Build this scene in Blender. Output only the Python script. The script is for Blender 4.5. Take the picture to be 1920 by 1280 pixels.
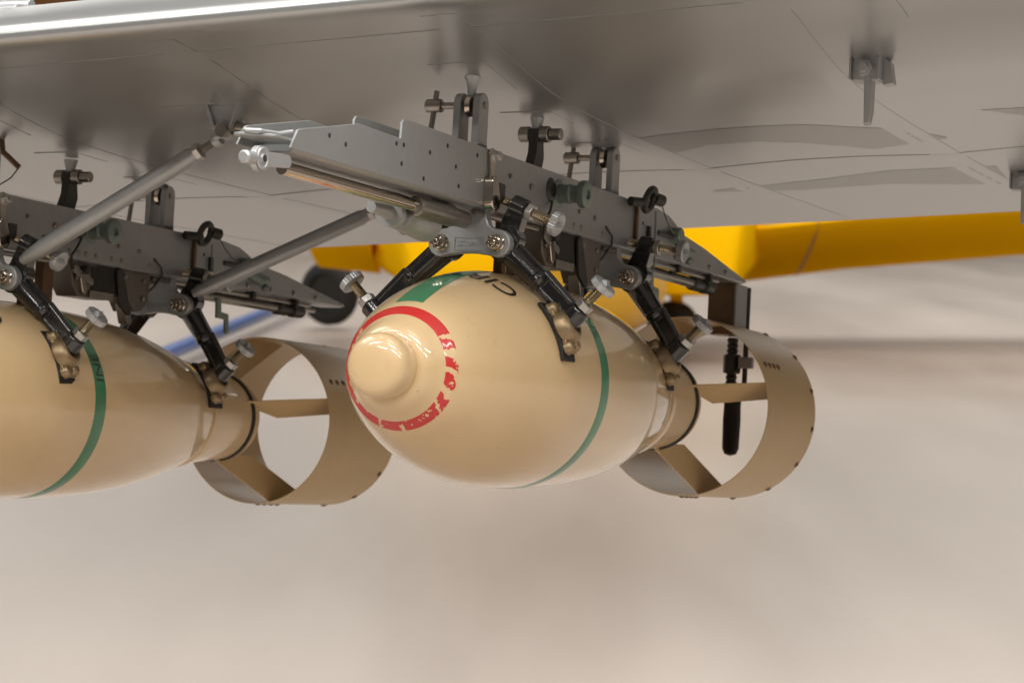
import bpy, bmesh, math, random
from mathutils import Vector, Matrix, noise
random.seed(7)
R = math.radians
scene = bpy.context.scene
for o in list(bpy.data.objects): bpy.data.objects.remove(o)

# ------------------------------------------------------------------ camera
FPX = 4600.0; HORIZON = 330.0; EYE = 1.5
TH = math.atan((640 - HORIZON) / FPX)
cam_d = bpy.data.cameras.new('camera'); cam = bpy.data.objects.new('camera', cam_d)
scene.collection.objects.link(cam); scene.camera = cam
cam.location = (0, 0, EYE); cam.rotation_euler = (R(90) - TH, 0, 0)
cam_d.sensor_width = 36; cam_d.lens = FPX / 1920 * 36
cam_d.clip_start = 0.05; cam_d.clip_end = 400
cam_d.dof.use_dof = True; cam_d.dof.focus_distance = 2.80; cam_d.dof.aperture_fstop = 12.0
C = Vector((0, 0, EYE)); FW = Vector((0, math.cos(TH), -math.sin(TH))); UP = Vector((0, math.sin(TH), math.cos(TH)))
def ray(px, py): return Vector((1, 0, 0)) * ((px - 960) / FPX) - UP * ((py - 640) / FPX) + FW
def pix(px, py, y):                      # point on the ray through a pixel at world depth y
    d = ray(px, py); return C + d * (y / d.y)
def onfloor(px, py, z=0.0):
    d = ray(px, py); return C + d * ((z - EYE) / d.z)

# ------------------------------------------------------------------ hall light: ceiling lamps and dim hall air
world = bpy.data.worlds.new('World'); scene.world = world; world.use_nodes = True
bg = world.node_tree.nodes['Background']; bg.inputs[0].default_value = (1.0, 0.96, 0.91, 1); bg.inputs[1].default_value = 0.11
def lamp(name, loc, sx, sy, power, col=(1, 0.965, 0.915)):
    l = bpy.data.lights.new(name, 'AREA'); l.shape = 'RECTANGLE'; l.size = sx; l.size_y = sy; l.energy = power; l.color = col
    o = bpy.data.objects.new(name, l); o.location = loc; scene.collection.objects.link(o); return o
for y, pw, dp in ((-6.0, 600, .5), (-1.8, 370, .5), (1.4, 140, 1.8), (4.0, 400, 3.0)):
    for x in (-7.0, 0.6, 8.0): lamp('ceiling_lamp', (x, y, 8.0), 5.0, dp, pw)
for y, pw in ((10.5, 16), (19.0, 380), (26.0, 420), (36.0, 420), (48.0, 420)):
    for x in (-9.0, 0.6, 10.0): lamp('ceiling_lamp', (x, y, 8.0), 8.5, 6.5, pw)
scene.view_settings.view_transform = 'Standard'; scene.view_settings.look = 'None'
scene.view_settings.exposure = -0.17; scene.view_settings.gamma = 1.0; scene.view_settings.use_curve_mapping = False
scene.render.engine = 'CYCLES'
scene.cycles.max_bounces = 8

# ------------------------------------------------------------------ materials
MATS = {}
def mat(name, col, rough=0.5, metal=0.0, coat=0.0, coat_rough=0.05, var=0.0, vscale=8.0, bump=0.0, bscale=200.0, rvar=0.0,
        dirt=0.0, dirt_col=(0.08, 0.06, 0.04), dscale=30.0, spec=0.5, stretch=None, specks=0.0):
    m = bpy.data.materials.new(name); m.use_nodes = True; nt = m.node_tree; N = nt.nodes; Lk = nt.links
    b = N['Principled BSDF']; b.inputs['Base Color'].default_value = (*col, 1)
    b.inputs['Roughness'].default_value = rough; b.inputs['Metallic'].default_value = metal
    b.inputs['Coat Weight'].default_value = coat; b.inputs['Coat Roughness'].default_value = coat_rough
    b.inputs['Specular IOR Level'].default_value = spec
    tc = N.new('ShaderNodeTexCoord'); src = tc.outputs['Object']
    if stretch:
        mp = N.new('ShaderNodeMapping'); mp.inputs['Scale'].default_value = stretch; Lk.new(src, mp.inputs[0]); src = mp.outputs[0]
    cs = None
    if var or rvar:
        n = N.new('ShaderNodeTexNoise'); n.inputs['Scale'].default_value = vscale; n.inputs['Detail'].default_value = 6; Lk.new(src, n.inputs['Vector'])
        if var:
            mx = N.new('ShaderNodeMix'); mx.data_type = 'RGBA'
            mx.inputs[6].default_value = (*[c * (1 - var) for c in col], 1); mx.inputs[7].default_value = (*[min(1, c * (1 + var)) for c in col], 1)
            Lk.new(n.outputs['Fac'], mx.inputs[0]); cs = mx.outputs[2]
        if rvar:
            mr = N.new('ShaderNodeMapRange'); mr.inputs[1].default_value = 0.3; mr.inputs[2].default_value = 0.7
            mr.inputs[3].default_value = max(0.02, rough - rvar); mr.inputs[4].default_value = rough + rvar
            Lk.new(n.outputs['Fac'], mr.inputs[0]); Lk.new(mr.outputs[0], b.inputs['Roughness'])
    if dirt:
        n2 = N.new('ShaderNodeTexNoise'); n2.inputs['Scale'].default_value = dscale; n2.inputs['Detail'].default_value = 8; n2.inputs['Roughness'].default_value = 0.7
        Lk.new(src, n2.inputs['Vector'])
        rp = N.new('ShaderNodeValToRGB'); rp.color_ramp.elements[0].position = 0.60; rp.color_ramp.elements[1].position = 0.78
        Lk.new(n2.outputs['Fac'], rp.inputs[0])
        ml = N.new('ShaderNodeMath'); ml.operation = 'MULTIPLY'; ml.inputs[1].default_value = dirt; Lk.new(rp.outputs[0], ml.inputs[0])
        m2 = N.new('ShaderNodeMix'); m2.data_type = 'RGBA'; m2.inputs[6].default_value = (*col, 1); m2.inputs[7].default_value = (*dirt_col, 1)
        if cs: Lk.new(cs, m2.inputs[6])
        Lk.new(ml.outputs[0], m2.inputs[0]); cs = m2.outputs[2]
    if specks:
        prev = cs
        for k, (sc, lo, hi, colr, amt) in enumerate(((150, .69, .73, (0.10, 0.07, 0.04), specks), (46, .70, .76, (0.78, 0.64, 0.44), specks * .8))):
            ns = N.new('ShaderNodeTexNoise'); ns.inputs['Scale'].default_value = sc; ns.inputs['Detail'].default_value = 5; ns.inputs['Roughness'].default_value = 0.65
            mq = N.new('ShaderNodeMapping'); mq.inputs['Location'].default_value = (k * 3.1 + .7, .2, .9); mq.inputs['Scale'].default_value = (1.6, .7, 1.0) if k else (1, 1, 1); Lk.new(src, mq.inputs[0]); Lk.new(mq.outputs[0], ns.inputs['Vector'])
            rs = N.new('ShaderNodeMapRange'); rs.inputs[1].default_value = lo; rs.inputs[2].default_value = hi; rs.inputs[4].default_value = amt; Lk.new(ns.outputs['Fac'], rs.inputs[0])
            ms = N.new('ShaderNodeMix'); ms.data_type = 'RGBA'; Lk.new(prev, ms.inputs[6]); ms.inputs[7].default_value = (*colr, 1); Lk.new(rs.outputs[0], ms.inputs[0]); prev = ms.outputs[2]
        cs = prev
    if cs: Lk.new(cs, b.inputs['Base Color'])
    if bump:
        n3 = N.new('ShaderNodeTexNoise'); n3.inputs['Scale'].default_value = bscale; n3.inputs['Detail'].default_value = 3; Lk.new(src, n3.inputs['Vector'])
        bp = N.new('ShaderNodeBump'); bp.inputs['Strength'].default_value = 1.0; bp.inputs['Distance'].default_value = bump
        Lk.new(n3.outputs['Fac'], bp.inputs['Height']); Lk.new(bp.outputs[0], b.inputs['Normal']); Lk.new(bp.outputs[0], b.inputs['Coat Normal'])
    MATS[name] = m; return m

BUFF = (0.62, 0.445, 0.24)
M_BUFF = mat('buff_paint', BUFF, 0.40, 0, 1.0, 0.035, var=0.06, vscale=14, bump=0.00004, bscale=160, dirt=0.30, dirt_col=(0.34, 0.23, 0.12), dscale=38, specks=0.6)
M_BUFF_TAIL = mat('buff_sheet', (0.52, 0.365, 0.18), 0.55, 0, 0.18, 0.2, spec=0.35, var=0.08, vscale=10, bump=0.0004, bscale=18, dirt=0.2, dirt_col=(0.2, 0.13, 0.06), dscale=24)
M_GREEN = mat('green_band', (0.035, 0.19, 0.085), 0.42, 0, 0.55, 0.07, var=0.12, vscale=60)
M_INK = mat('black_lettering', (0.015, 0.014, 0.013), 0.45, 0, 0.4, 0.08, var=0.3, vscale=90)
M_INKG = mat('dark_green_lettering', (0.012, 0.06, 0.03), 0.45, 0, 0.4, 0.08)
M_SILVER = mat('silver_grey_paint', (0.32, 0.327, 0.327), 0.40, 0.55, var=0.07, vscale=40, bump=0.00010, bscale=700, dirt=0.40, dirt_col=(0.17, 0.145, 0.115), dscale=22)
M_CAST = mat('cast_silver_paint', (0.35, 0.36, 0.36), 0.42, 0.45, var=0.08, vscale=60, bump=0.00025, bscale=420, dirt=0.2, dirt_col=(0.12, 0.10, 0.07), dscale=60)
M_KNOB = mat('knurled_alloy', (0.42, 0.43, 0.44), 0.45, 0.75, var=0.08, vscale=120)
M_NUT = mat('plated_nut', (0.42, 0.41, 0.39), 0.36, 0.9)
M_THREAD = mat('nickel_thread', (0.40, 0.34, 0.24), 0.28, 1.0, var=0.2, vscale=150)
M_CHROME = mat('polished_steel', (0.55, 0.48, 0.40), 0.13, 1.0, var=0.15, vscale=50, rvar=0.05)
M_STEEL = mat('dull_steel', (0.30, 0.28, 0.25), 0.36, 0.9, var=0.2, vscale=60, dirt=0.5, dirt_col=(0.10, 0.05, 0.025), dscale=70)
M_RUST = mat('brown_steel', (0.17, 0.10, 0.055), 0.42, 0.7, var=0.3, vscale=70)
M_DARK = mat('dark_metal', (0.045, 0.043, 0.038), 0.45, 0.5, var=0.3, vscale=50)
M_DARK2 = mat('grimy_grey_steel', (0.17, 0.15, 0.13), 0.42, 0.6, var=0.25, vscale=40, dirt=0.5, dirt_col=(0.05, 0.03, 0.02), dscale=45)
M_BLACK = mat('black_enamel', (0.008, 0.008, 0.009), 0.22, 0, 0.8, 0.04, bump=0.0002, bscale=220)
M_BRONZE = mat('bronze', (0.30, 0.22, 0.13), 0.44, 0.8, var=0.25, vscale=60, bump=0.0003, bscale=160)
M_RUBBER = mat('black_rubber', (0.012, 0.011, 0.011), 0.65, var=0.3, vscale=40)
M_GREENMET = mat('grey_green_anodised', (0.19, 0.24, 0.21), 0.45, 0.4, var=0.15, vscale=60)
M_HOLE = mat('hole_shadow', (0.02, 0.018, 0.016), 0.8)
M_WHITE = mat('white_alloy', (0.44, 0.45, 0.46), 0.38, 0.6)
M_DOPE = mat('silver_dope', (0.395, 0.402, 0.404), 0.30, 0.68, var=0.06, vscale=3.0, stretch=(.35, 1, 1))
M_DOPE_TAPE = mat('silver_dope_tape', (0.39, 0.397, 0.399), 0.30, 0.68, var=0.06, vscale=3.0, stretch=(.35, 1, 1))
M_DOPE_MARK = mat('faded_grey_dope', (0.225, 0.225, 0.217), 0.31, 0.5, var=0.05, vscale=8.0)
M_YELLOW = mat('yellow_gloss_paint', (0.97, 0.52, 0.004), 0.6, 0, 0.0, 0.06, var=0.04, vscale=2, spec=0.0)
M_YELLOWG = mat('yellow_cowl_gloss', (0.88, 0.47, 0.01), 0.3, 0, 1.0, 0.16)
M_TYRE = mat('tyre_rubber', (0.018, 0.018, 0.017), 0.7, var=0.3, vscale=12)
M_BLUE = mat('blue_paint', (0.014, 0.09, 0.36), 0.4, 0, 0.3)
M_OAK = mat('orange_brown_panel', (0.45, 0.20, 0.06), 0.6)
M_NAVY = mat('navy_panel', (0.03, 0.03, 0.07), 0.6)
M_WALL = mat('hall_wall', (0.55, 0.50, 0.44), 0.8, var=0.05, vscale=0.4)

def red_mat():
    m = bpy.data.materials.new('chipped_red_band'); m.use_nodes = True; nt = m.node_tree; N = nt.nodes; Lk = nt.links
    b = N['Principled BSDF']; b.inputs['Roughness'].default_value = 0.42; b.inputs['Coat Weight'].default_value = 0.5; b.inputs['Coat Roughness'].default_value = 0.08
    tc = N.new('ShaderNodeTexCoord'); sx = N.new('ShaderNodeSeparateXYZ'); Lk.new(tc.outputs['Object'], sx.inputs[0])
    n = N.new('ShaderNodeTexNoise'); n.inputs['Scale'].default_value = 62; n.inputs['Detail'].default_value = 5; n.inputs['Roughness'].default_value = 0.62
    mp = N.new('ShaderNodeMapping'); mp.inputs['Location'].default_value = (0.3, 0.07, 0.11); mp.inputs['Scale'].default_value = (0.5, 1, 1)
    Lk.new(tc.outputs['Object'], mp.inputs[0]); Lk.new(mp.outputs[0], n.inputs['Vector'])
    # wear is heaviest on the outboard flank and underneath: threshold from local y (-r) and z
    a1 = N.new('ShaderNodeMapRange'); a1.inputs[1].default_value = 0.060; a1.inputs[2].default_value = 0.025; a1.inputs[3].default_value = 0.74; a1.inputs[4].default_value = 0.56
    Lk.new(sx.outputs['Z'], a1.inputs[0])
    a2 = N.new('ShaderNodeMapRange'); a2.inputs[1].default_value = -0.035; a2.inputs[2].default_value = -0.060; a2.inputs[3].default_value = 0.0; a2.inputs[4].default_value = 0.0
    Lk.new(sx.outputs['Y'], a2.inputs[0]); ad = N.new('ShaderNodeMath'); ad.operation = 'ADD'; Lk.new(a1.outputs[0], ad.inputs[0]); Lk.new(a2.outputs[0], ad.inputs[1])
    gt = N.new('ShaderNodeMath'); gt.operation = 'GREATER_THAN'; Lk.new(n.outputs['Fac'], gt.inputs[0]); Lk.new(ad.outputs[0], gt.inputs[1])
    # slanted dashes worn through on the outboard side
    ny = N.new('ShaderNodeMath'); ny.operation = 'MULTIPLY'; ny.inputs[1].default_value = -1; Lk.new(sx.outputs['Y'], ny.inputs[0])
    at = N.new('ShaderNodeMath'); at.operation = 'ARCTAN2'; Lk.new(sx.outputs['Z'], at.inputs[0]); Lk.new(ny.outputs[0], at.inputs[1])
    k1 = N.new('ShaderNodeMath'); k1.operation = 'MULTIPLY_ADD'; k1.inputs[1].default_value = 19.0; Lk.new(at.outputs[0], k1.inputs[0])
    k2 = N.new('ShaderNodeMath'); k2.operation = 'MULTIPLY'; k2.inputs[1].default_value = 9.0; Lk.new(n.outputs['Fac'], k2.inputs[0]); Lk.new(k2.outputs[0], k1.inputs[2])
    k3 = N.new('ShaderNodeMath'); k3.operation = 'MULTIPLY_ADD'; k3.inputs[1].default_value = 110.0; Lk.new(sx.outputs['X'], k3.inputs[0]); Lk.new(k1.outputs[0], k3.inputs[2])
    k4 = N.new('ShaderNodeMath'); k4.operation = 'SINE'; Lk.new(k3.outputs[0], k4.inputs[0])
    k5 = N.new('ShaderNodeMapRange'); k5.inputs[1].default_value = 0.040; k5.inputs[2].default_value = 0.056; k5.inputs[3].default_value = 1.3; k5.inputs[4].default_value = 0.50; Lk.new(ny.outputs[0], k5.inputs[0])
    k6 = N.new('ShaderNodeMath'); k6.operation = 'GREATER_THAN'; Lk.new(k4.outputs[0], k6.inputs[0]); Lk.new(k5.outputs[0], k6.inputs[1])
    k7 = N.new('ShaderNodeMath'); k7.operation = 'MAXIMUM'; Lk.new(k6.outputs[0], k7.inputs[0]); Lk.new(gt.outputs[0], k7.inputs[1]); gt = k7
    mx = N.new('ShaderNodeMix'); mx.data_type = 'RGBA'; mx.inputs[6].default_value = (0.50, 0.018, 0.016, 1); mx.inputs[7].default_value = (*BUFF, 1)
    Lk.new(gt.outputs[0], mx.inputs[0]); Lk.new(mx.outputs[2], b.inputs['Base Color'])
    return m
M_RED = red_mat()

def floor_mat():
    m = bpy.data.materials.new('sealed_floor'); m.use_nodes = True; nt = m.node_tree; N = nt.nodes; Lk = nt.links
    b = N['Principled BSDF']; tc = N.new('ShaderNodeTexCoord')
    def ns(scale, detail, st):
        mp = N.new('ShaderNodeMapping'); mp.inputs['Scale'].default_value = st; Lk.new(tc.outputs['Object'], mp.inputs[0])
        n = N.new('ShaderNodeTexNoise'); n.inputs['Scale'].default_value = scale; n.inputs['Detail'].default_value = detail; Lk.new(mp.outputs[0], n.inputs['Vector']); return n
    a = ns(0.8, 3, (1, 0.16, 1)); c = ns(3.0, 6, (1, 0.16, 1))
    mx = N.new('ShaderNodeMix'); mx.data_type = 'RGBA'; mx.inputs[6].default_value = (0.30, 0.25, 0.215, 1); mx.inputs[7].default_value = (0.50, 0.435, 0.385, 1)
    cr = N.new('ShaderNodeMapRange'); cr.inputs[1].default_value = 0.10; cr.inputs[2].default_value = 0.72; Lk.new(a.outputs['Fac'], cr.inputs[0])
    # aircraft's shadow painted into the floor colour as a brown patch, irregular edge
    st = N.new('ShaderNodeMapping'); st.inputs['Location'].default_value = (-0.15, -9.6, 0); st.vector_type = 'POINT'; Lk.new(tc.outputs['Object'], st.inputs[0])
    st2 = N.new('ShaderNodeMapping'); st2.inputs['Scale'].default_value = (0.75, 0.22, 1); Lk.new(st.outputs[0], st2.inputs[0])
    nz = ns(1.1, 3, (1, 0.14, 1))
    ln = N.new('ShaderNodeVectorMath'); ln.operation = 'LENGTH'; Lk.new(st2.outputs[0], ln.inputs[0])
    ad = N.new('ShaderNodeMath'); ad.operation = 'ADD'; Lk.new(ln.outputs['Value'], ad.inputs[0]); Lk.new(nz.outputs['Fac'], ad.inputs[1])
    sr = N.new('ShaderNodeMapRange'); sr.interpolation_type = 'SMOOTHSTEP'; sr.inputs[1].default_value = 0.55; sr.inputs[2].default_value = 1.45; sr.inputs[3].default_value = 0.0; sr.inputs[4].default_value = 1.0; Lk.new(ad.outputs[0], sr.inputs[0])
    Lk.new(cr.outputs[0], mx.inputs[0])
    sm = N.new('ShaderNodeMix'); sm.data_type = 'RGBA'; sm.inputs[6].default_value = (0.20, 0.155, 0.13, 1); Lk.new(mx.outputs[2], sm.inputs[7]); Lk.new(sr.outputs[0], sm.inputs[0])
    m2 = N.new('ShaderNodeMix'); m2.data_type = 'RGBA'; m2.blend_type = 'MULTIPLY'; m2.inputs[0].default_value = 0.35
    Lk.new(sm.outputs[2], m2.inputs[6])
    rp = N.new('ShaderNodeValToRGB'); rp.color_ramp.elements[0].color = (0.88, 0.86, 0.84, 1); rp.color_ramp.elements[1].color = (1, 1, 1, 1)
    rp.color_ramp.elements[0].position = 0.3; rp.color_ramp.elements[1].position = 0.6; Lk.new(c.outputs['Fac'], rp.inputs[0]); Lk.new(rp.outputs[0], m2.inputs[7])
    Lk.new(m2.outputs[2], b.inputs['Base Color'])
    mr = N.new('ShaderNodeMapRange'); mr.inputs[3].default_value = 0.30; mr.inputs[4].default_value = 0.46; Lk.new(a.outputs['Fac'], mr.inputs[0]); Lk.new(mr.outputs[0], b.inputs['Roughness'])
    bp = N.new('ShaderNodeBump'); bp.inputs['Distance'].default_value = 0.001; bp.inputs['Strength'].default_value = 0.2; Lk.new(c.outputs['Fac'], bp.inputs['Height']); Lk.new(bp.outputs[0], b.inputs['Normal'])
    return m
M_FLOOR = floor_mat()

# ------------------------------------------------------------------ bomb frame: s towards the tail, r outboard (towards the camera's right), u up
A = ray(2950, 985).normalized(); RR = A.cross(Vector((0, 0, 1))).normalized(); UU = RR.cross(A).normalized()
O = C + ray(915, 712) * 2.96
def frame(off=(0, 0, 0)):
    t = O + A * off[0] + RR * off[1] + UU * off[2]
    return Matrix(((A.x, -RR.x, UU.x, t.x), (A.y, -RR.y, UU.y, t.y), (A.z, -RR.z, UU.z, t.z), (0, 0, 0, 1)))
def V(s, r, u): return Vector((s, -r, u))
def VV(p): return Vector((p[0], -p[1], p[2]))

# ------------------------------------------------------------------ mesh helpers (all in s, r, u)
def NB(): return bmesh.new()
def basis(d):
    d = d.normalized(); t = Vector((0, 0, 1)) if abs(d.z) < 0.9 else Vector((1, 0, 0))
    x = d.cross(t).normalized(); return d, x, d.cross(x).normalized()
def lathe(bm, p0, d, prof, n=28, a0=0.0, close=True, knurl=0.0):
    p0 = VV(p0); d, x, y = basis(VV(d)); rings = []
    for t, rad in prof:
        if rad < 1e-6: rings.append([bm.verts.new(p0 + d * t)])
        else: rings.append([bm.verts.new(p0 + d * t + (x * math.cos(a0 + 2 * math.pi * k / n) + y * math.sin(a0 + 2 * math.pi * k / n)) * (rad * (1 - (knurl if k % 2 else 0)))) for k in range(n)])
    for q, w in zip(rings[:-1], rings[1:]):
        for k in range(n):
            k2 = (k + 1) % n
            if len(q) == 1 and len(w) == 1: continue
            if len(q) == 1: bm.faces.new((q[0], w[k2], w[k]))
            elif len(w) == 1: bm.faces.new((q[k], q[k2], w[0]))
            else: bm.faces.new((q[k], q[k2], w[k2], w[k]))
    if close:
        for ring in (rings[0], rings[-1]):
            if len(ring) > 1: bm.faces.new(ring)
    return bm
def cyl(bm, p0, p1, rad, n=20, ch=0.0, **k):
    d = [b - a for a, b in zip(p0, p1)]; Ln = math.sqrt(sum(c * c for c in d))
    pr = [(0, rad), (Ln, rad)] if not ch else [(0, rad - ch), (ch, rad), (Ln - ch, rad), (Ln, rad - ch)]
    return lathe(bm, p0, d, pr, n, **k)
def prism(bm, poly, plane, lo, hi):
    f = {'su': lambda p, t: V(p[0], t, p[1]), 'ru': lambda p, t: V(t, p[0], p[1]), 'sr': lambda p, t: V(p[0], p[1], t)}[plane]
    a = [bm.verts.new(f(p, lo)) for p in poly]; b = [bm.verts.new(f(p, hi)) for p in poly]
    bm.faces.new(a); bm.faces.new(b[::-1]); n = len(poly)
    for k in range(n): bm.faces.new((a[k], a[(k + 1) % n], b[(k + 1) % n], b[k]))
    return bm
def box(bm, s0, s1, r0, r1, u0, u1): return prism(bm, [(s0, u0), (s1, u0), (s1, u1), (s0, u1)], 'su', r0, r1)
def hull(circles, n=20):
    P = sorted({(round(c[0] + c[2] * math.cos(2 * math.pi * k / n), 6), round(c[1] + c[2] * math.sin(2 * math.pi * k / n), 6)) for c in circles for k in range(n)})
    def half(pts):
        h = []
        for p in pts:
            while len(h) > 1 and (h[-1][0] - h[-2][0]) * (p[1] - h[-2][1]) - (h[-1][1] - h[-2][1]) * (p[0] - h[-2][0]) <= 1e-12: h.pop()
            h.append(p)
        return h
    return half(P)[:-1] + half(P[::-1])[:-1]
def tube(bm, pts, rad, n=8):
    P = [VV(p) for p in pts]; rings = []; x = None
    for i, p in enumerate(P):
        d = (P[min(i + 1, len(P) - 1)] - P[max(i - 1, 0)]).normalized()
        if x is None: _, x, _ = basis(d)
        x = (x - d * x.dot(d)).normalized(); y = d.cross(x); rd = rad[i] if isinstance(rad, (list, tuple)) else rad
        rings.append([bm.verts.new(p + (x * math.cos(2 * math.pi * k / n) + y * math.sin(2 * math.pi * k / n)) * rd) for k in range(n)])
    for q, w in zip(rings[:-1], rings[1:]):
        for k in range(n): bm.faces.new((q[k], q[(k + 1) % n], w[(k + 1) % n], w[k]))
    bm.faces.new(rings[0]); bm.faces.new(rings[-1][::-1]); return bm
def thread(bm, p0, p1, rad, pitch=0.0027, n=14):
    d = [b - a for a, b in zip(p0, p1)]; Ln = math.sqrt(sum(c * c for c in d)); k = max(3, int(Ln / pitch)); pr = []
    for i in range(k): pr += [(Ln * i / k, rad * 0.80), (Ln * (i + 0.5) / k, rad)]
    return lathe(bm, p0, d, pr + [(Ln, rad * 0.86)], n)
def sphere(bm, c, rad, n=16, m=10, sq=(1, 1, 1)):
    return lathe(bm, (c[0], c[1], c[2] - rad), (0, 0, 1), [(rad * (1 - math.cos(math.pi * i / m)), rad * math.sin(math.pi * i / m)) for i in range(m + 1)], n)
def put(name, bm, m, parent=None, bevel=0.0, ang=38, seg=2):
    bmesh.ops.recalc_face_normals(bm, faces=bm.faces)
    me = bpy.data.meshes.new(name); bm.to_mesh(me); bm.free()
    me.materials.append(m)
    me.polygons.foreach_set('use_smooth', [True] * len(me.polygons)); me.set_sharp_from_angle(angle=R(ang))
    o = bpy.data.objects.new(name, me); scene.collection.objects.link(o)
    if parent: o.parent = parent
    if bevel:
        b = o.modifiers.new('bevel', 'BEVEL'); b.width = bevel; b.segments = seg; b.limit_method = 'ANGLE'; b.angle_limit = R(40); b.harden_normals = False
    return o
def tag(o, label=None, cat=None, group=None, kind=None):
    if label: o['label'] = label
    if cat: o['category'] = cat
    if group: o['group'] = group
    if kind: o['kind'] = kind
    return o
def thing(name, label, cat, off=(0, 0, 0), group=None):
    e = bpy.data.objects.new(name, None); scene.collection.objects.link(e); e.matrix_world = frame(off); e.empty_display_size = 0.05
    return tag(e, label, cat, group)
def copy_tree(o, parent=None):
    c = o.copy(); scene.collection.objects.link(c); c.parent = parent
    for ch in o.children: copy_tree(ch, c)
    return c

# ------------------------------------------------------------------ setting: floor and far wall
def sheet(name, pts, m):
    me = bpy.data.meshes.new(name); me.from_pydata([tuple(p) for p in pts], [], [tuple(range(len(pts)))]); me.materials.append(m)
    o = bpy.data.objects.new(name, me); scene.collection.objects.link(o); return o
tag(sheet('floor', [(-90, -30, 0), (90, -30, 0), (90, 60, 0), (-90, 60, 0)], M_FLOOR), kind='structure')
bm = NB()
for x0, x1, z0, z1, y0, y1 in ((-90, 90, 0, 14, 60, 60.4),):
    vs = [bm.verts.new(p) for p in ((x0, y0, z0), (x1, y0, z0), (x1, y1, z0), (x0, y1, z0), (x0, y0, z1), (x1, y0, z1), (x1, y1, z1), (x0, y1, z1))]
    for f in ((0, 1, 5, 4), (1, 2, 6, 5), (2, 3, 7, 6), (3, 0, 4, 7), (4, 5, 6, 7), (0, 3, 2, 1)): bm.faces.new([vs[i] for i in f])
wall = put('wall', bm, M_WALL); tag(wall, kind='structure')
def wbox(bm, x0, x1, y0, y1, z0, z1):
    vs = [bm.verts.new(p) for p in ((x0, y0, z0), (x1, y0, z0), (x1, y1, z0), (x0, y1, z0), (x0, y0, z1), (x1, y0, z1), (x1, y1, z1), (x0, y1, z1))]
    for f in ((0, 1, 5, 4), (1, 2, 6, 5), (2, 3, 7, 6), (3, 0, 4, 7), (4, 5, 6, 7), (0, 3, 2, 1)): bm.faces.new([vs[i] for i in f])
    return bm
put('wall_panel', wbox(NB(), pix(-60, 0, 59.9).x, pix(140, 0, 59.9).x, 59.86, 59.99, 3.6, 7.5), M_OAK, wall)
put('wall_panel', wbox(NB(), pix(143, 0, 59.9).x, pix(190, 0, 59.9).x, 59.86, 59.99, 3.6, 7.5), M_NAVY, wall)

# ------------------------------------------------------------------ wing
W = 0.0577; RIB0 = 0.05; RIBP = 0.355
LOW = [(-.336, .398), (-.3345, .3915), (-.327, .3868), (-.31, .3835), (-.28, .3808), (-.24, .3768), (-.185, .3690), (-.11, .355), (-.04, .344), (.025, .337), (.12, .332), (.21, .330), (.4, .329), (.7, .331), (1.0, .336), (1.33, .343)]
UPP = [(-.336, .398), (-.334, .405), (-.327, .4135), (-.31, .4255), (-.27, .443), (-.2, .4645), (-.1, .4855), (.05, .506), (.3, .515), (.6, .498), (1.0, .435), (1.33, .349)]
def catmull(P, n):
    out = []
    for i in range(len(P) - 1):
        p0, p1, p2, p3 = P[max(i - 1, 0)], P[i], P[i + 1], P[min(i + 2, len(P) - 1)]
        for k in range(n):
            t = k / n
            out.append(tuple(0.5 * (2 * b + (c - a) * t + (2 * a - 5 * b + 4 * c - d) * t * t + (3 * b - a - 3 * c + d) * t ** 3) for a, b, c, d in zip(p0, p1, p2, p3)))
    return out + [P[-1]]
LOWF = catmull(LOW, 8); UPPF = catmull(UPP, 3)
def low_u(s):
    for (a, b), (c, d) in zip(LOWF[:-1], LOWF[1:]):
        if a <= s <= c: return b + (d - b) * (s - a) / max(1e-9, c - a)
    return LOWF[-1][1]
def sag(s, r):
    t = ((r - RIB0) / RIBP) % 1.0; f = max(0.0, min(1.0, (s + 0.24) / 0.3)) * max(0.0, min(1.0, (1.34 - s) / 0.4))
    return 0.0055 * f * math.sin(math.pi * t) ** 1.0
def wing_u(s, r): return low_u(s) + W * r + sag(s, r)
wing = thing('aircraft_wing', 'silver doped aircraft wing overhead carrying the racks', 'wing')
bm = NB(); ring = [(s, u, 1) for s, u in LOWF] + [(s, u, -1) for s, u in UPPF[-2:0:-1]]
span = [-4.2 + RIBP / 16 * k for k in range(int(6.6 / (RIBP / 16)))]
rows = []
for r_ in span: rows.append([bm.verts.new(V(s, r_, u + W * r_ + sg * sag(s, r_))) for s, u, sg in ring])
for q, w in zip(rows[:-1], rows[1:]):
    for k in range(len(ring)): bm.faces.new((q[k], q[(k + 1) % len(ring)], w[(k + 1) % len(ring)], w[k]))
bm.faces.new(rows[0]); bm.faces.new(rows[-1])
put('skin', bm, M_DOPE, wing, ang=60)
def conform(name, cells, m, d, parent):       # thin sheet following the underside; cells = rows of (s, r)
    bm = NB(); vr = [[bm.verts.new(V(s, r, wing_u(s, r) - d)) for s, r in row] for row in cells]
    vt = [[bm.verts.new(V(s, r, wing_u(s, r) + 0.002)) for s, r in row] for row in cells]
    for G in (vr, vt):
        for q, w in zip(G[:-1], G[1:]):
            for k in range(len(q) - 1): bm.faces.new((q[k], q[k + 1], w[k + 1], w[k]))
    def skirt(a, b):
        for k in range(len(a) - 1): bm.faces.new((a[k], a[k + 1], b[k + 1], b[k]))
    skirt(vr[0], vt[0]); skirt(vr[-1], vt[-1]); skirt([q[0] for q in vr], [q[0] for q in vt]); skirt([q[-1] for q in vr], [q[-1] for q in vt])
    return put(name, bm, m, parent, ang=30)
for s0_, w_ in ((-.232, .016), (.60, .018)):       # spanwise tapes
    conform('spanwise_tape', [[(s0_ + w_ * q, -3.0 + 4.6 * i / 260) for q in (-1, -.33, .33, 1)] for i in range(261)], M_DOPE_TAPE, 0.0007, wing)
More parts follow.
